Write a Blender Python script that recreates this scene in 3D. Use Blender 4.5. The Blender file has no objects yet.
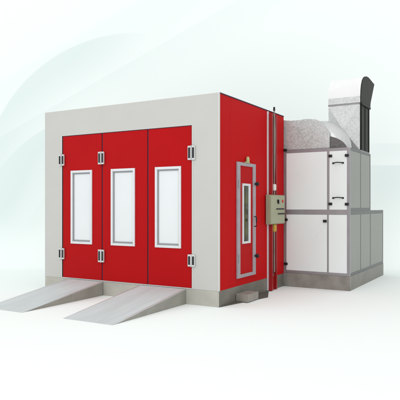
import bpy, bmesh, math, random
from mathutils import Vector
random.seed(4)
sc = bpy.context.scene
COL = sc.collection
TH = math.radians(30.3)
CAM = Vector((4.2656, -7.9082, 1.64))

# ------------------------------------------------------------------ materials
def srgb(r, g, b):
    f = lambda c: (c/255/12.92) if c/255 <= .04045 else ((c/255+.055)/1.055)**2.4
    return (f(r), f(g), f(b), 1)

def mat(name, col, rough=.5, metal=0., spec=.3, var=0., vscale=3., bump=0., bscale=40., col2=None, stretch=(1, 1, 1), coat=0.):
    m = bpy.data.materials.new(name); m.use_nodes = True
    nt = m.node_tree; b = nt.nodes['Principled BSDF']
    b.inputs['Base Color'].default_value = col
    b.inputs['Roughness'].default_value = rough
    b.inputs['Metallic'].default_value = metal
    b.inputs['Specular IOR Level'].default_value = spec
    b.inputs['Coat Weight'].default_value = coat
    tc = nt.nodes.new('ShaderNodeTexCoord'); mp = nt.nodes.new('ShaderNodeMapping')
    mp.inputs['Scale'].default_value = stretch
    nt.links.new(tc.outputs['Object'], mp.inputs['Vector'])
    if var:
        n = nt.nodes.new('ShaderNodeTexNoise'); n.inputs['Scale'].default_value = vscale
        n.inputs['Detail'].default_value = 6; n.inputs['Roughness'].default_value = .6
        nt.links.new(mp.outputs[0], n.inputs['Vector'])
        r = nt.nodes.new('ShaderNodeValToRGB')
        r.color_ramp.elements[0].position = .3; r.color_ramp.elements[1].position = .7
        c2 = col2 or tuple(c*(1-var) for c in col[:3])+(1,)
        r.color_ramp.elements[0].color = c2; r.color_ramp.elements[1].color = col
        nt.links.new(n.outputs['Fac'], r.inputs['Fac']); nt.links.new(r.outputs[0], b.inputs['Base Color'])
        rr = nt.nodes.new('ShaderNodeMapRange'); rr.inputs['To Min'].default_value = rough*.85; rr.inputs['To Max'].default_value = min(1, rough*1.2)
        nt.links.new(n.outputs['Fac'], rr.inputs['Value']); nt.links.new(rr.outputs[0], b.inputs['Roughness'])
    if bump:
        n2 = nt.nodes.new('ShaderNodeTexNoise'); n2.inputs['Scale'].default_value = bscale; n2.inputs['Detail'].default_value = 3
        nt.links.new(mp.outputs[0], n2.inputs['Vector'])
        bp = nt.nodes.new('ShaderNodeBump'); bp.inputs['Strength'].default_value = bump; bp.inputs['Distance'].default_value = .01
        nt.links.new(n2.outputs['Fac'], bp.inputs['Height']); nt.links.new(bp.outputs[0], b.inputs['Normal'])
    return m

def galv(name, c1, c2, scale=16, metal=.35, rough=.42):
    """galvanised sheet: crystalline zinc spangle"""
    m = bpy.data.materials.new(name); m.use_nodes = True
    nt = m.node_tree; b = nt.nodes['Principled BSDF']
    tc = nt.nodes.new('ShaderNodeTexCoord')
    nz = nt.nodes.new('ShaderNodeTexNoise'); nz.inputs['Scale'].default_value = 9; nz.inputs['Detail'].default_value = 3
    mx = nt.nodes.new('ShaderNodeVectorMath'); mx.operation = 'MULTIPLY_ADD'; mx.inputs[1].default_value = (.09, .09, .09)
    v = nt.nodes.new('ShaderNodeTexVoronoi'); v.inputs['Scale'].default_value = scale; v.inputs['Randomness'].default_value = 1
    nt.links.new(tc.outputs['Object'], nz.inputs['Vector']); nt.links.new(nz.outputs['Color'], mx.inputs[0])
    nt.links.new(tc.outputs['Object'], mx.inputs[2]); nt.links.new(mx.outputs[0], v.inputs['Vector'])
    sp = nt.nodes.new('ShaderNodeSeparateColor'); nt.links.new(v.outputs['Color'], sp.inputs[0])
    n2 = nt.nodes.new('ShaderNodeTexNoise'); n2.inputs['Scale'].default_value = 5; n2.inputs['Detail'].default_value = 8
    nt.links.new(tc.outputs['Object'], n2.inputs['Vector'])
    av = nt.nodes.new('ShaderNodeMath'); av.operation = 'MULTIPLY_ADD'; av.inputs[1].default_value = .5
    hf = nt.nodes.new('ShaderNodeMath'); hf.operation = 'MULTIPLY'; hf.inputs[1].default_value = .5
    nt.links.new(n2.outputs['Fac'], hf.inputs[0]); nt.links.new(sp.outputs[0], av.inputs[0]); nt.links.new(hf.outputs[0], av.inputs[2])
    r = nt.nodes.new('ShaderNodeValToRGB'); r.color_ramp.elements[0].color = c1; r.color_ramp.elements[1].color = c2
    r.color_ramp.elements[0].position = .1; r.color_ramp.elements[1].position = .85
    nt.links.new(av.outputs[0], r.inputs['Fac']); nt.links.new(r.outputs[0], b.inputs['Base Color'])
    mr = nt.nodes.new('ShaderNodeMapRange'); mr.inputs['To Min'].default_value = rough-.1; mr.inputs['To Max'].default_value = rough+.12
    nt.links.new(sp.outputs[1], mr.inputs['Value']); nt.links.new(mr.outputs[0], b.inputs['Roughness'])
    b.inputs['Metallic'].default_value = metal
    return m

RED = mat('red_painted_steel', (.445, .007, .009, 1), .45, 0, .05, var=.07, vscale=1.3, bump=.03, bscale=2.5)
REDS = mat('red_painted_side_steel', (.50, .007, .009, 1), .42, 0, .03, var=.08, vscale=1.6, bump=.04, bscale=2.2, stretch=(1, 2, .35))
REDP = mat('dark_red_post_paint', (.36, .012, .014, 1), .3, 0, .3, var=.25, vscale=2, stretch=(1, 1, .4))
GREY = mat('warm_grey_panel', (.555, .55, .525, 1), .55, 0, .05, var=.035, vscale=1.5, bump=.02, bscale=3)
EDGE = mat('white_edge_trim', (.60, .60, .58, 1), .4, 0, .3)
SEAL = mat('dark_rubber_seal', (.045, .03, .055, 1), .6, 0, .2)
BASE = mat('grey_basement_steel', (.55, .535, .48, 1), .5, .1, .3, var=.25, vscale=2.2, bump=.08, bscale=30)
BASED = mat('shaded_basement_side_steel', (.22, .21, .18, 1), .5, .15, .3, var=.38, vscale=2.6, bump=.1, bscale=25)  # base steel darkened for the side faces, shade put into the colour
RAMP = mat('brushed_ramp_plate', (.60, .65, .655, 1), .5, .0, .15, var=.14, vscale=2.2, bump=.05, bscale=60, stretch=(3, .4, 1))
RAMPS = mat('ramp_side_steel', (.38, .37, .33, 1), .5, .2, .3, var=.3, vscale=3, bump=.05)
ALU = mat('window_aluminium', (.72, .73, .75, 1), .35, .3, .4, var=.06, vscale=6)
ALUD = mat('aluminium_profile', (.30, .295, .31, 1), .4, .3, .4, var=.15, vscale=5)
TRIM = mat('pinkish_grey_door_frame', (.40, .36, .39, 1), .4, .2, .3, var=.15, vscale=6)
GASK = mat('grey_gasket', (.30, .31, .325, 1), .6)
PANE = mat('frosted_window_pane', (.77, .80, .815, 1), .2, 0, .3, var=.05, vscale=.9)
DGLASS = mat('dark_glass_painted_reflections', (.09, .09, .022, 1), .06, 0, .5, var=.5, vscale=3.2, col2=(.012, .014, .02, 1), stretch=(1, 1.2, 1.5))  # olive patches paint reflections into the dark pane
BLACK = mat('black_plastic', (.012, .012, .014, 1), .4, 0, .3)
STEEL = mat('hinge_steel', (.62, .63, .63, 1), .3, .5, .4)
WHITEP = mat('white_cabinet_panel', (.81, .875, .87, 1), .28, 0, .35, var=.04, vscale=1.1, bump=.025, bscale=2, coat=.2)
SIDEP = mat('shaded_ribbed_side_panel', (.31, .31, .285, 1), .42, .15, .3, var=.2, vscale=9, stretch=(1, 6, .12))  # ribbed panel, its grey deepened to carry the shade of the side
CBASE = mat('cabinet_base_steel', (.36, .34, .31, 1), .45, .25, .3, var=.4, vscale=3, bump=.06, bscale=20)
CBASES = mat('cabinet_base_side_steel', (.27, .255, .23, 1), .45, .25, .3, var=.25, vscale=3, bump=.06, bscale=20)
PROF = mat('cabinet_profile', (.33, .32, .335, 1), .38, .4, .4, var=.12, vscale=4)
GALV = galv('galvanised_duct', (.40, .435, .43, 1), (.66, .70, .69, 1), 42, .3)
GALVL = galv('light_galvanised_sheet', (.50, .51, .51, 1), (.68, .69, .69, 1), 36, .3)
GALVS = galv('smooth_galvanised_elbow', (.55, .56, .555, 1), (.60, .61, .605, 1), 12, .7, .3)
DUCT_SHADE = mat('shaded_duct_side', (.026, .026, .020, 1), .5, .0, .12, var=.5, vscale=5, stretch=(1, 3, .5))  # near-black colour stands for the shade on the duct's side
OLIVE = mat('grey_green_cabinet_paint', (.33, .35, .24, 1), .42, 0, .3, var=.1, vscale=4)
OLIVEF = mat('grey_green_door_paint', (.37, .38, .255, 1), .42, 0, .3, var=.08, vscale=5)
YELL = mat('yellow_conduit_fitting', (.55, .36, .05, 1), .45, 0, .3, var=.2, vscale=12)
BROWN = mat('brown_grey_conduit', (.27, .21, .18, 1), .35, .4, .4, var=.4, vscale=4, stretch=(1, 1, .6))
WPLAS = mat('white_plastic', (.75, .70, .66, 1), .4)
REDB = mat('red_button', (.6, .03, .02, 1), .35)
LAMPY = mat('greenish_lamp_plastic', (.45, .46, .22, 1), .35)

# backdrop: white studio sheet printed with pale mint swooshes
def backdrop_mat():
    m = bpy.data.materials.new('printed_white_backdrop'); m.use_nodes = True
    nt = m.node_tree; b = nt.nodes['Principled BSDF']; b.inputs['Roughness'].default_value = .9
    b.inputs['Specular IOR Level'].default_value = 0
    tc = nt.nodes.new('ShaderNodeTexCoord'); s = nt.nodes.new('ShaderNodeSeparateXYZ'); nt.links.new(tc.outputs['Object'], s.inputs[0])
    def M(op, a, b_=None, c=None, clamp=False):
        n = nt.nodes.new('ShaderNodeMath'); n.operation = op; n.use_clamp = clamp
        for i, v in enumerate((a, b_, c)):
            if v is None: continue
            if isinstance(v, (int, float)): n.inputs[i].default_value = v
            else: nt.links.new(v, n.inputs[i])
        return n.outputs[0]
    k = 556/15.5
    # printed design coordinates on the sheet (decimetre-like units)
    X = M('MULTIPLY_ADD', s.outputs[0], k, 200); Y = M('MULTIPLY_ADD', s.outputs[2], -k, 206+1.64*k)
    def dist(cx, cy):
        dx = M('SUBTRACT', X, cx); dy = M('SUBTRACT', Y, cy)
        return M('SQRT', M('ADD', M('MULTIPLY', dx, dx), M('MULTIPLY', dy, dy)))
    def ss(v, e0, e1):
        n = nt.nodes.new('ShaderNodeMapRange'); n.interpolation_type = 'SMOOTHSTEP'
        nt.links.new(v, n.inputs['Value']); n.inputs['From Min'].default_value = e0; n.inputs['From Max'].default_value = e1
        return n.outputs[0]
    def ring(cx, cy, r, fade, amp):                       # crisp outer edge, fades inwards
        d = dist(cx, cy)
        return M('MULTIPLY', M('MULTIPLY', M('SUBTRACT', 1, ss(d, r-.7, r+.7)), ss(d, r-fade, r)), amp)
    lim = M('MULTIPLY', M('SUBTRACT', 1, ss(X, 70, 165)), M('SUBTRACT', 1, ss(Y, 175, 268)))
    parts = [M('MULTIPLY', lim, q) for q in [ring(137.4, 187.3, 154.5, 62, .8), ring(104, 240, 125.6, 85, .95), ring(188, 325, 192, 60, .18),
             ring(340, -330, 395, 70, .0)]]
    # grey-mint diagonal beam across the top
    dg = M('ADD', M('MULTIPLY', X, .5), M('MULTIPLY', Y, .866))
    parts.append(M('MULTIPLY', M('MULTIPLY', ss(dg, 62, 78), M('SUBTRACT', 1, ss(dg, 80, 128))), .30))
    parts.append(M('MULTIPLY', M('MULTIPLY', ss(dg, 118, 119.5), M('SUBTRACT', 1, ss(dg, 121, 160))), .28))
    # panels at the right edge
    rx = ss(X, 345, 390)
    parts.append(M('MULTIPLY', M('MULTIPLY', rx, M('MULTIPLY', ss(Y, 142.5, 144), M('SUBTRACT', 1, ss(Y, 150, 166)))), .35))
    parts.append(M('MULTIPLY', M('MULTIPLY', rx, M('MULTIPLY', ss(Y, 164.5, 166), M('SUBTRACT', 1, ss(Y, 170, 225)))), .75))
    t = parts[0]
    for p in parts[1:]: t = M('ADD', t, p)
    t = M('MINIMUM', t, 1)
    mx = nt.nodes.new('ShaderNodeMix'); mx.data_type = 'RGBA'
    nt.links.new(t, mx.inputs[0])
    mx.inputs[6].default_value = (.90, .955, .94, 1)
    mx.inputs[7].default_value = (.76, .85, .84, 1)
    nt.links.new(mx.outputs[2], b.inputs['Base Color'])
    return m
BACK = backdrop_mat()
FLOOR = mat('white_studio_floor', (.885, .935, .92, 1), .85, 0, 0)

# ------------------------------------------------------------------ helpers
def box(bm, x0, x1, y0, y1, z0, z1, bev=0.):
    vs = [bm.verts.new((x, y, z)) for x in (x0, x1) for y in (y0, y1) for z in (z0, z1)]
    fs = []
    for i in ((0, 1, 3, 2), (4, 6, 7, 5), (0, 4, 5, 1), (2, 3, 7, 6), (0, 2, 6, 4), (1, 5, 7, 3)):
        fs.append(bm.faces.new([vs[j] for j in i]))
    if bev:
        es = list({e for f in fs for e in f.edges})
        bmesh.ops.bevel(bm, geom=es, offset=bev, segments=2, affect='EDGES', profile=.7)

def tube(bm, pts, r, seg=12):
    """tube along points; r number or list"""
    rs = r if isinstance(r, (list, tuple)) else [r]*len(pts)
    pts = [Vector(p) for p in pts]; rings = []
    for i, p in enumerate(pts):
        d = (pts[min(i+1, len(pts)-1)]-pts[max(i-1, 0)]).normalized()
        a = d.cross(Vector((0, 0, 1)) if abs(d.z) < .9 else Vector((1, 0, 0))).normalized(); b = d.cross(a)
        rings.append([bm.verts.new(p+rs[i]*(math.cos(2*math.pi*k/seg)*a+math.sin(2*math.pi*k/seg)*b)) for k in range(seg)])
    for A, B in zip(rings, rings[1:]):
        for k in range(seg):
            f = bm.faces.new((A[k], A[(k+1) % seg], B[(k+1) % seg], B[k])); f.smooth = True
    bm.faces.new(rings[0]); bm.faces.new(rings[-1])

def ball(bm, c, r):
    g = bmesh.ops.create_uvsphere(bm, u_segments=14, v_segments=10, radius=r)
    for v in g['verts']: v.co += Vector(c)
    for v in g['verts']:
        for f in v.link_faces: f.smooth = True

def prism(bm, prof, a0, a1, axis, mi=None, smooth=False):
    """profile extruded: axis 'x' takes (y,z) profile, axis 'y' takes (x,z)"""
    P = (lambda p, a: (a, p[0], p[1])) if axis == 'x' else (lambda p, a: (p[0], a, p[1]))
    A = [bm.verts.new(P(p, a0)) for p in prof]; B = [bm.verts.new(P(p, a1)) for p in prof]
    f0 = bm.faces.new(A); f1 = bm.faces.new(B); n = len(prof)
    if mi: f0.material_index = mi[0]; f1.material_index = mi[1]
    for i in range(n):
        f = bm.faces.new((A[i], A[(i+1) % n], B[(i+1) % n], B[i])); f.smooth = smooth

def obj(name, bm, m, parent=None, origin=(0, 0, 0), mats=None):
    bmesh.ops.recalc_face_normals(bm, faces=bm.faces)
    o = Vector(origin)
    for v in bm.verts: v.co -= o
    me = bpy.data.meshes.new(name); bm.to_mesh(me); bm.free()
    ob = bpy.data.objects.new(name, me); COL.objects.link(ob)
    for x in (mats or [m]): me.materials.append(x)
    if any(p.use_smooth for p in me.polygons): me.set_sharp_from_angle(angle=math.radians(35))
    ob.location = o - (Vector(parent['_w']) if parent is not None and '_w' in parent else Vector((0, 0, 0)))
    if parent is not None: ob.parent = parent
    ob['_w'] = tuple(o)
    return ob

def bx(name, m, parent, *b, bev=.004, origin=None):
    bm = bmesh.new()
    boxes = b if isinstance(b[0], (tuple, list)) else [b]
    for q in boxes: box(bm, *q, bev=bev)
    return obj(name, bm, m, parent, origin or (0, 0, 0))

def thing(name, label, cat, loc=(0, 0, 0), group=None):
    o = bpy.data.objects.new(name, None); COL.objects.link(o); o.location = loc
    o['_w'] = tuple(loc); o['label'] = label; o['category'] = cat
    if group: o['group'] = group
    return o

def tag(o, label, cat, group=None):
    o['label'] = label; o['category'] = cat
    if group: o['group'] = group

def structure(o): o['kind'] = 'structure'

# ------------------------------------------------------------------ setting
def cam_frame(o): o.location = (CAM.x, CAM.y, 0); o.rotation_euler = (0, 0, TH)
D0, RAD = 14.3, 1.2
bm = bmesh.new()
v = [bm.verts.new(p) for p in ((-16, -7, 0), (16, -7, 0), (16, D0, 0), (-16, D0, 0))]; bm.faces.new(v)
fl = obj('floor', bm, FLOOR); cam_frame(fl); structure(fl)
bm = bmesh.new()
prof = [(D0+RAD*math.sin(a), RAD-RAD*math.cos(a)) for a in [math.pi/2*i/24 for i in range(25)]]+[(D0+RAD, 12)]
rows = [[bm.verts.new((x, y, z)) for x in (-16, 16)] for y, z in prof]
for A, B in zip(rows, rows[1:]):
    f = bm.faces.new((A[0], A[1], B[1], B[0])); f.smooth = True
bd = obj('backdrop', bm, BACK); cam_frame(bd); structure(bd)
bd.data.materials[0] = BACK

# ------------------------------------------------------------------ paint booth
W, L, HT, BZ = -3.889, 2.79, 3.475, .262
booth = thing('paint_booth', 'large red and light grey spray paint booth with three glazed front doors', 'paint booth', (W/2, L/2, 0))
OX0, OX1, OZ1 = -3.43, -.51, 2.985
bm = bmesh.new()
box(bm, W, OX0, 0, .12, BZ, HT); box(bm, OX1, -.001, 0, .12, BZ, HT); box(bm, OX0, OX1, .0, .12, OZ1, HT)
obj('front_wall', bm, GREY, booth)
for q in ((-.018, .004, -.006, .03, BZ, HT+.002), (OX0-.020, OX0, -.006, .02, BZ, OZ1+.002), (OX1, OX1+.018, -.006, .02, BZ, OZ1+.002)):
    bx('edge_trim', EDGE, booth, q, bev=.002)
# side wall of upright panels with fine joints
bm = bmesh.new()
ys = [.121, .40, 1.99, 2.36, L]
for a, b_ in zip(ys, ys[1:]): box(bm, -.1, 0, a+.0012, b_-.0012, BZ, HT-.004, bev=.002)
obj('side_wall', bm, REDS, booth)
bx('corner_panel', REDS, booth, (-.033, -.0005, .031, .121, BZ, HT-.004), bev=.001)
bx('far_side_wall', GREY, booth, (W, W+.1, .121, L, BZ, HT-.004))
bx('back_wall', GREY, booth, (W+.101, -.101, L-.1, L, BZ, HT-.004))
bx('roof', GREY, booth, (W+.101, -.101, .121, L-.101, HT-.12, HT-.01))
bx('top_edge_strip', SEAL, booth, (-.09, .006, .03, L, HT-.012, HT+.008), bev=.002)
bx('wall_joint_strip', ALU, booth, (.001, .016, 1.925, 1.985, .02, HT-.02), bev=.003)
for z0, z1 in ((.01, 1.285), (1.86, HT-.06)):
    bx('corner_post', REDP, booth, (.003, .078, 1.992, 2.04, z0, z1), (.003, .025, 2.04, 2.30, z0, z1), (.025, .06, 2.25, 2.30, z0, z1), bev=.004)
# base
bm = bmesh.new(); 
box(bm, W, -.003, .003, .1, 0, BZ-.002, .003)
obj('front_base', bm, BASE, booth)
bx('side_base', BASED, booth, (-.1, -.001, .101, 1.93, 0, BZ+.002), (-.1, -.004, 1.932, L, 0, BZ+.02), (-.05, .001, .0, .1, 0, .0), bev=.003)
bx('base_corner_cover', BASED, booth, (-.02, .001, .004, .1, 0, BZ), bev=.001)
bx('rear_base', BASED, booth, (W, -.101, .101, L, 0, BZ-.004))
bx('door_sill', STEEL, booth, (OX0, OX1, -.012, .11, BZ-.001, BZ+.012), bev=.003)

# front doors
cuts = [OX0, -2.445, -1.417, OX1]
wins = [(-3.208, -2.68), (-2.232, -1.690), (-1.257, -.725)]
WZ0, WZ1 = .925, 2.312
doorlab = ['leftmost red front door leaf', 'middle red front door leaf', 'right red front door leaf']
def hinge(parent, x, z0, z1, both):
    bm = bmesh.new()
    box(bm, x-.068, x-.006, -.030, -.001, z0, z1, .004)
    box(bm, x+.006, x+.068, -.030, -.001, z0, z1, .004)
    h = obj('hinge', bm, STEEL, parent, mats=[STEEL, BLACK])
    me = h.data
    bm = bmesh.new(); bm.from_mesh(me)
    o = Vector(h['_w'])
    nb = len(bm.faces)
    xs = (-.038, .038)
    for q in xs:
        box(bm, x+q-.017, x+q+.017, -.0345, -.029, z0+.03, z1-.03, .0)
    tube(bm, [(x, -.03, z0-.005), (x, -.03, z1+.005)], .012, 10)
    bm.faces.ensure_lookup_table()
    for f in bm.faces[nb:nb+12]: f.material_index = 1
    bm.to_mesh(me); bm.free()
for i in range(3):
    x0, x1 = cuts[i]+.014, cuts[i+1]-.014; a, b_ = wins[i]
    bm = bmesh.new(); y0, y1 = .010, .06
    z0, z1 = BZ+.014, OZ1-.012
    box(bm, x0, a+.02, y0, y1, z0, z1); box(bm, b_-.02, x1, y0, y1, z0, z1)
    box(bm, a+.02, b_-.02, y0, y1, z0, WZ0+.02); box(bm, a+.02, b_-.02, y0, y1, WZ1-.02, z1)
    bmesh.ops.remove_doubles(bm, verts=bm.verts, dist=.0001)
    d = obj('door', bm, RED, booth); d['label'] = doorlab[i]
    fr = bx('window_frame', ALU, d, (a, a+.045, -.008, .05, WZ0, WZ1), (b_-.045, b_, -.008, .05, WZ0, WZ1),
            (a+.045, b_-.045, -.007, .05, WZ0, WZ0+.045), (a+.045, b_-.045, -.007, .05, WZ1-.045, WZ1), bev=.006)
    g = .045
    bx('gasket', GASK, d, (a+g, a+g+.020, .012, .04, WZ0+g, WZ1-g), (b_-g-.014, b_-g, .012, .04, WZ0+g, WZ1-g),
       (a+g+.020, b_-g-.014, .012, .04, WZ0+g, WZ0+g+.03), (a+g+.020, b_-g-.014, .012, .04, WZ1-g-.025, WZ1-g), bev=.003)
    bx('pane', PANE, d, (a+g, b_-g, .026, .034, WZ0+g, WZ1-g), bev=0)
    hx = [OX0-.002, -2.445, OX1+.002][i] if i != 1 else None
    if i == 0: hinge(d, OX0, 2.415, 2.63, 1); hinge(d, OX0, .62, .83, 1); hinge(d, -2.445, 2.405, 2.635, 1); hinge(d, -2.445, .61, .84, 1)
    if i == 2: hinge(d, OX1, 2.405, 2.64, 1); hinge(d, OX1, .635, .835, 1)
bx('door_seal', SEAL, booth, (cuts[1]-.0135, cuts[1]+.0135, .022, .05, BZ+.014, OZ1-.012), (cuts[2]-.0135, cuts[2]+.0135, .022, .05, BZ+.014, OZ1-.012),
   (OX0+.0, OX1-.0, .016, .05, OZ1-.012, OZ1-.001), (OX0, OX0+.0105, .022, .05, BZ+.014, OZ1-.013), (OX1-.0105, OX1, .022, .05, BZ+.014, OZ1-.013), bev=0)

# side personnel door
DY0, DY1, DZ0, DZ1 = .612, 1.362, .395, 2.40
sd = bx('side_door', RED, booth, (.001, .012, DY0+.02, DY1-.02, DZ0+.02, DZ1-.02), bev=.002); sd['label'] = 'narrow red side door with grey frame and slim dark window'
t_ = .115
bx('door_frame', TRIM, sd, (.002, .030, DY0, DY0+t_, DZ0, DZ1), (.002, .030, DY1-t_, DY1, DZ0, DZ1), (.002, .029, DY0+t_, DY1-t_, DZ1-.06, DZ1), (.002, .029, DY0+t_, DY1-t_, DZ0, DZ0+.06), bev=.005)
VY0, VY1, VZ0, VZ1 = .81, 1.135, .98, 2.035
bx('window_frame', ALU, sd, (.012, .034, VY0, VY0+.05, VZ0, VZ1), (.012, .034, VY1-.08, VY1, VZ0, VZ1), (.012, .033, VY0+.05, VY1-.08, VZ0, VZ0+.04), (.012, .033, VY0+.05, VY1-.08, VZ1-.04, VZ1), bev=.005)
bx('pane', DGLASS, sd, (.012, .02, VY0+.05, VY1-.08, VZ0+.04, VZ1-.04), bev=0)
for z in (2.04, .735):
    bm = bmesh.new(); tube(bm, [(.028, 1.33, z), (.055, 1.33, z)], .018); ball(bm, (.072, 1.33, z), .038)
    obj('knob', bm, BLACK, sd)
for z in (2.02, .735):
    bx('hinge', GASK, sd, (.03, .042, DY0+.03, DY0+.075, z-.07, z+.07))
bm = bmesh.new(); tube(bm, [(.028, 1.30, 1.27), (.07, 1.29, 1.275), (.075, 1.29, 1.36), (.07, 1.29, 1.445), (.028, 1.30, 1.45)], .011, 8)
obj('handle', bm, BLACK, sd)
bm = bmesh.new(); box(bm, .001, .05, .95, 1.06, 2.40, 2.425, .003); tube(bm, [(.035, 1.005, 2.425), (.035, 1.005, 2.48), (.035, 1.005, 2.51)], [.032, .032, .02], 14)
obj('door_lamp', bm, LAMPY, booth)

# flat dark strip standing in for the ground shadow along the side, and the step
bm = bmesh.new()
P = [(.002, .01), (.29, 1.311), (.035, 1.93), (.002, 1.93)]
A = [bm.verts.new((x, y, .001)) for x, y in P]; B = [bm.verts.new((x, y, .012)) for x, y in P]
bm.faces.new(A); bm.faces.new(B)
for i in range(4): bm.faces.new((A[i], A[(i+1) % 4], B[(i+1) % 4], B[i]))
GROUND_SHADE = mat('ground_shadow_paint', (.15, .14, .12, 1), .8, 0, .1, var=.35, vscale=4, bump=.1, bscale=50)
gsh = obj('ground_shadow_strip', bm, GROUND_SHADE, None, (.1, 1, 0)); structure(gsh)

bm = bmesh.new(); box(bm, .004, .235, .60, 1.02, .0125, .142, .008)
st = obj('step', bm, mat('step_steel', (.33, .31, .275, 1), .55, .1, .3, var=.2, vscale=6, bump=.08), None, (.12, .81, .0125))
tag(st, 'small grey metal step on the floor below the narrow side door', 'step')

# ramps
def ramp(x0, x1, label):
    t = thing('loading_ramp', label, 'ramp', ((x0+x1)/2, -.95, 0), 'sloping metal ramps before the front doors')
    yb, zt, yt = -1.915, .252, -.016
    bm = bmesh.new(); prism(bm, [(yb, .001), (yt, zt), (yt, zt-.012), (yb+.08, .001)], x0, x1, 'x'); obj('deck_plate', bm, RAMP, t)
    for a, b_ in ((x0+.004, x0+.012), (x1-.012, x1-.002)):
        bx_edge = bmesh.new(); prism(bx_edge, [(yb+.02, .003), (yt, zt+.004), (yt, zt-.004), (yb+.04, .003)], a-.004, b_+.004, 'x'); obj('edge_highlight_bar', bx_edge, STEEL, t)  # bright bars added as the highlight along the ramp edges
        bm = bmesh.new(); prism(bm, [(yb+.085, .001), (yt, zt-.0125), (yt, .001)], a, b_, 'x'); obj('side_plate', bm, RAMPS, t)
    return t
ramp(-3.27, -2.41, 'grey sloping metal ramp in front of the leftmost red door')
ramp(-1.555, -.63, 'grey sloping metal ramp in front of the rightmost red door')

# ------------------------------------------------------------------ control cabinet + conduit
cb = thing('control_box', 'grey green electrical control box with switches mounted on the red side wall', 'control box', (.16, 2.2, 1.29))
bx('enclosure', OLIVE, cb, (.018, .108, 1.835, 2.555, 1.29, 1.855), bev=.008)
bx('cabinet_door', OLIVEF, cb, (.1085, .122, 1.85, 2.54, 1.305, 1.84), bev=.004)
for y in (1.86, 2.49): bx('mounting_bracket', ALUD, cb, (.0165 if y < 2 else .001, .0175, y, y+.04, 1.35, 1.80), bev=0)
def fbtn(name, m, y, z, r):
    bm = bmesh.new(); tube(bm, [(.122, y, z), (.134, y, z), (.138, y, z)], [r, r, r*.7], 12); obj(name, bm, m, cb)
fbtn('switch', BLACK, 2.18, 1.73, .038)
bx('switch', BLACK, cb, (.134, .148, 2.165, 2.195, 1.68, 1.76), bev=.003)
fbtn('push_button', REDB, 2.42, 1.735, .028)
bx('name_plate', BLACK, cb, (.122, .129, 2.10, 2.50, 1.57, 1.595), bev=.002)
bx('name_plate', BLACK, cb, (.122, .129, 2.18, 2.52, 1.475, 1.50), bev=.002)
cb2 = thing('conduit_pipe', 'thin brown grey upright conduit pipe with white and yellow fittings on red side wall', 'pipe', (.14, 2.17, .4))
px, py = .066, 2.13
bm = bmesh.new(); tube(bm, [(px, py, 2.06), (px, py, 2.3), (px, py, 2.7), (px, py, 3.1), (px, py, 3.35), (px, py, 3.5)], [.016, .022, .032, .034, .026, .010], 14)
obj('upper_pipe', bm, BROWN, cb2)
bm = bmesh.new(); tube(bm, [(px, py, 3.49), (px, py, 3.56)], [.022, .018]); obj('pipe_cap', bm, BLACK, cb2)
bm = bmesh.new(); tube(bm, [(px, py, 1.94), (px, py, 1.96), (px, py, 2.05), (px, py, 2.065)], [.03, .04, .04, .025], 14); obj('white_fitting', bm, WPLAS, cb2)
bm = bmesh.new(); tube(bm, [(px, py, 1.856), (px, py, 1.94)], .022); obj('lower_joint', bm, BROWN, cb2)
bm = bmesh.new(); tube(bm, [(px, py, 1.289), (px, py, 1.27), (px, py, 1.16), (px, py, 1.14)], [.03, .045, .045, .03], 14); obj('yellow_fitting', bm, YELL, cb2)
bm = bmesh.new(); tube(bm, [(px, py, 1.14), (px, py, .8), (px, py, .36), (px-.02, py, .31), (px-.035, py, .29)], .020, 10); obj('lower_pipe', bm, BROWN, cb2)

# ------------------------------------------------------------------ heating cabinet
HX, HY, HY2, HY3 = 1.355, 2.79, 4.451, 5.70
hc = thing('heating_cabinet', 'tall white and grey two tier heating cabinet beside the red booth wall', 'heating cabinet', (.68, 4.2, 0))
Y0 = HY+.004
bx('base', CBASE, hc, (-.06, HX+.006, Y0-.006, Y0+.1, 0, .278), bev=.004)
bx('side_base', CBASES, hc, (.01, HX+.0055, Y0+.1005, HY3+.01, 0, .278), bev=.004)
bx('lower_body', SIDEP, hc, (.02, HX-.012, Y0+.012, HY3-.012, .28, 1.53), bev=0)
bx('upper_body', SIDEP, hc, (.02, HX-.012, Y0+.012, HY2-.012, 1.535, 2.755), bev=0)
def panel(name, m, *b): return bx(name, m, hc, *b, bev=.003)
# front panels
fy = (Y0+.003, Y0+.012)
panel('front_panel', WHITEP, .055, .905, *fy, 1.568, 2.715)
acc = panel('access_door', WHITEP, .952, 1.298, *fy, 1.568, 2.715)
panel('front_panel', WHITEP, .055, .905, *fy, .335, 1.468)
panel('front_panel', WHITEP, .938, 1.298, *fy, .335, 1.468)
# side panels
sx = (HX-.012, HX-.002)
for a, b_ in ((HY+.06, 3.59), (3.64, HY2-.055)): panel('side_panel', SIDEP, *sx, a, b_, 1.60, 2.72)
for a, b_ in ((HY+.06, 3.59), (3.64, HY2-.03), (HY2+.03, HY3-.05)): panel('side_panel', SIDEP, *sx, a, b_, .335, 1.47)
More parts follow.
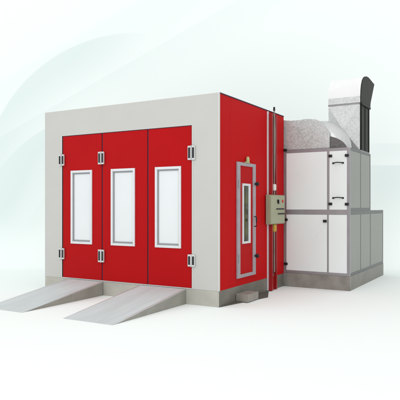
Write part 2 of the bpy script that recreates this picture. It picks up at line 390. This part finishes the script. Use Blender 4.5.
# aluminium profiles
pf = []
pf += [(-.06, .045, Y0, Y0+.03, .28, 2.77), (HX-.057, HX, Y0, Y0+.056, .28, 2.77), (.908, .935, Y0+.0005, Y0+.012, .335, 1.468), (.908, .95, Y0+.0005, Y0+.012, 1.568, 2.715)]
pf += [(.055, HX-.057, Y0+.001, Y0+.03, 2.715, 2.772), (.055, HX-.057, Y0+.001, Y0+.02, 1.468, 1.568), (.055, HX-.057, Y0+.001, Y0+.02, .28, .335)]
bx('front_profile', PROF, hc, *pf, bev=.003)
DPROF = mat('dark_side_profile', (.12, .12, .12, 1), .4, .4, .4)
pg = [(HX-.02, HX+.001, Y0+.0565, HY3-.05, .28, .335), (HX-.02, HX+.001, Y0+.0565, HY3-.05, 1.47, 1.545), (HX-.02, HX+.001, Y0+.0565, HY2-.055, 1.5455, 1.60),
      (HX-.03, HX+.001, Y0+.0565, HY2-.055, 2.72, 2.773), (HX-.02, HX, 3.592, 3.638, .336, 1.469), (HX-.02, HX, 3.592, 3.638, 1.601, 2.719), (HX-.02, HX, HY2-.028, HY2+.028, .336, 1.469),
      (HX-.06, HX+.001, HY2-.054, HY2, 1.546, 2.773), (HX-.06, HX+.001, HY3-.049, HY3, .28, 1.545)]
bx('side_profile', DPROF, hc, *pg, bev=.002)
bx('top_plate', PROF, hc, (.02, HX-.03, Y0+.03, HY2, 2.7555, 2.765), bev=0); bx('top_plate', PROF, hc, (.02, HX-.061, HY2+.001, HY3-.01, 1.531, 1.542), bev=0)
def hk(x, z):
    bm = bmesh.new(); box(bm, x-.036, x+.036, Y0-.028, Y0+.003, z-.026, z+.026, .010); obj('latch', bm, BLACK, hc)
for p in ((.975, 2.62), (1.298, 2.617), (.975, 1.68), (1.298, 1.675), (.035, 2.80-.02), (.05, 1.36), (.866, 1.342), (.05, .46)): hk(*p)
for z in (2.48, 1.80):
    bm = bmesh.new(); tube(bm, [(1.03, Y0+.003, z-.006), (1.045, Y0-.04, z), (1.125, Y0-.05, z+.008), (1.205, Y0-.04, z), (1.22, Y0+.003, z-.006)], .010, 8)
    box(bm, 1.01, 1.05, Y0-.004, Y0+.004, z-.02, z+.012, .002); box(bm, 1.20, 1.24, Y0-.004, Y0+.004, z-.02, z+.012, .002)
    obj('handle', bm, BLACK, hc)

# ------------------------------------------------------------------ ducts
dc = thing('air_duct', 'galvanised air duct with rounded shoulder and elbow on top of heating cabinet', 'duct', (.4, 3.2, 2.775))
prof = [(-.45, 2.775), (.935, 2.775), (.935, 3.085), (.90, 3.13), (.80, 3.26), (.74, 3.33), (.66, 3.372), (.56, 3.385), (.44, 3.40), (.32, 3.385), (.14, 3.385), (-.05, 3.41), (-.45, 3.41)]
def smooth(pr, n=2):
    return pr
bm = bmesh.new(); prism(bm, prof, 2.86, 3.62, 'y'); obj('duct_body', bm, GALV, dc)
bx('duct_flange', ALUD, dc, (.02, .93, 2.83, 2.86, 2.773, 2.79), bev=.002)
bm = bmesh.new()
cx, cz, R_, r_, cy = .66, 2.775, .33, .28, 3.22
rings = []
for i in range(21):
    th = math.pi/2*(1.08-i/20*1.08)
    ring = []
    for k in range(28):
        ph = 2*math.pi*k/28; rr = R_+r_*math.cos(ph)
        ring.append(bm.verts.new((cx+rr*math.cos(th), cy+r_*math.sin(ph), cz+rr*math.sin(th))))
    rings.append(ring)
for A, B in zip(rings, rings[1:]):
    for k in range(28):
        f = bm.faces.new((A[k], A[(k+1) % 28], B[(k+1) % 28], B[k])); f.smooth = True
obj('elbow', bm, GALVS, dc)
ELBOW_SHADE = galv('elbow_shade_zinc', (.10, .10, .10, 1), (.17, .17, .165, 1), 30, .3, .45)  # dark zinc for an added plate that gives the elbow's shaded underside
bm = bmesh.new()
prism(bm, [(.94, 2.775), (1.27, 2.775), (1.245, 2.83), (1.20, 2.885), (1.14, 2.935), (1.06, 2.98), (.94, 3.02)], 2.885, 2.935, 'y')
obj('elbow_shade_plate', bm, ELBOW_SHADE, dc)

es = thing('exhaust_stack', 'tall square exhaust stack with curved white hood and shaded dark side on cabinet roof', 'exhaust stack', (1.0, 4.0, 2.775))
SX0, SX1, SY0, SY1 = .672, 1.352, 3.64, 4.34
bx('flange', ALUD, es, (SX0-.02, SX1+.0, SY0-.02, SY1+.02, 2.774, 2.795), bev=.002)
bm = bmesh.new()
# cross-broken front sheet: four shallow facets meeting at a raised point
za, zb = 2.795, 3.75; xm, zm = (SX0+SX1)/2, 3.22
c = [bm.verts.new(p) for p in ((SX0, SY0, za), (SX1-.02, SY0, za), (SX1-.02, SY0, zb), (SX0, SY0, zb))]
mid = bm.verts.new((xm+.02, SY0-.22, zm))
for i in range(4): bm.faces.new((c[i], c[(i+1) % 4], mid))
d_ = [bm.verts.new((v.co.x, SY0+.02, v.co.z)) for v in c]
for i in range(4): bm.faces.new((c[i], c[(i+1) % 4], d_[(i+1) % 4], d_[i]))
bm.faces.new(d_)
obj('front_sheet', bm, GALVL, es)
bx('stack_body', GALVL, es, (SX0, SX1-.02, SY0+.0205, SY1, za, zb), bev=0)
bx('side_sheet', DUCT_SHADE, es, (SX1-.0195, SX1, SY0, SY1, za, zb), (SX1, SX1+.012, SY0+.02, SY0+.05, za, zb), (SX1, SX1+.012, SY1-.05, SY1-.02, za, zb), (SX1, SX1+.010, 3.97, 3.99, za, zb), bev=0)
bx('joint_band', PROF, es, (SX0-.008, SX1-.02, SY0-.012, SY1+.008, zb, zb+.022), bev=.003)
bx('joint_band', DUCT_SHADE, es, (SX1-.02, SX1+.028, SY0-.012, SY1+.03, zb-.02, zb+.03), bev=.003)
HP = [(3.63, 3.775), (3.63, 3.92), (3.65, 4.04), (3.69, 4.15), (3.75, 4.24), (3.83, 4.31), (3.93, 4.36), (4.10, 4.40), (4.28, 4.41), (4.80, 4.36), (4.46, 3.90), (4.42, 3.775)]
bm = bmesh.new(); prism(bm, HP, SX0, SX1-.012, 'x', smooth=True)
HOOD = mat('white_painted_hood', (.86, .86, .87, 1), .4, 0, .3, var=.05, vscale=2)
obj('hood', bm, HOOD, es)
bm = bmesh.new(); prism(bm, HP, SX1-.0115, SX1+.006, 'x'); obj('hood_side', bm, DUCT_SHADE, es)
bx('hood_lower_band', GALVL, es, (SX0-.003, SX1-.012, SY0-.015, SY0+.02, 3.775, 3.905), bev=.003)

# ------------------------------------------------------------------ light: bright shadow-free studio
w = bpy.data.worlds.new("World"); sc.world = w; w.use_nodes = True
nt = w.node_tree; bg = nt.nodes['Background']
tc = nt.nodes.new('ShaderNodeTexCoord'); dp = nt.nodes.new('ShaderNodeVectorMath'); dp.operation = 'DOT_PRODUCT'
dp.inputs[1].default_value = Vector((.0, -.85, .52)).normalized()
nt.links.new(tc.outputs['Generated'], dp.inputs[0])
mr = nt.nodes.new('ShaderNodeMapRange'); mr.inputs['From Min'].default_value = -.5; mr.inputs['From Max'].default_value = 1
mr.inputs['To Min'].default_value = .70; mr.inputs['To Max'].default_value = 1.12
nt.links.new(dp.outputs['Value'], mr.inputs['Value']); nt.links.new(mr.outputs[0], bg.inputs['Strength'])
bg.inputs['Color'].default_value = (1, 1, 1, 1)
def area(name, loc, target, size, power):
    l = bpy.data.lights.new(name, 'AREA'); l.shape = 'SQUARE'; l.size = size; l.energy = power; l.color = (1, .99, .975)
    o = bpy.data.objects.new(name, l); COL.objects.link(o); o.location = loc
    o.rotation_euler = (Vector(target)-Vector(loc)).to_track_quat('-Z', 'Y').to_euler()
area('studio_softbox', (1.5, -10, 8), (-.3, 1.5, 0), 8, 150)

# ------------------------------------------------------------------ camera
cd = bpy.data.cameras.new('camera'); co = bpy.data.objects.new('camera', cd); COL.objects.link(co)
co.location = CAM; co.rotation_euler = (math.radians(90), 0, TH)
cd.sensor_width = 36; cd.lens = 36*556/400; cd.shift_y = 6/400; cd.clip_end = 200
sc.camera = co
for o in list(bpy.data.objects):
    if '_w' in o: del o['_w']
sc.view_settings.view_transform = 'Standard'; sc.view_settings.look = 'None'
sc.view_settings.exposure = 0.14; sc.view_settings.gamma = 1
sc.render.resolution_x = sc.render.resolution_y = 1024
sc.cycles.max_bounces = 8
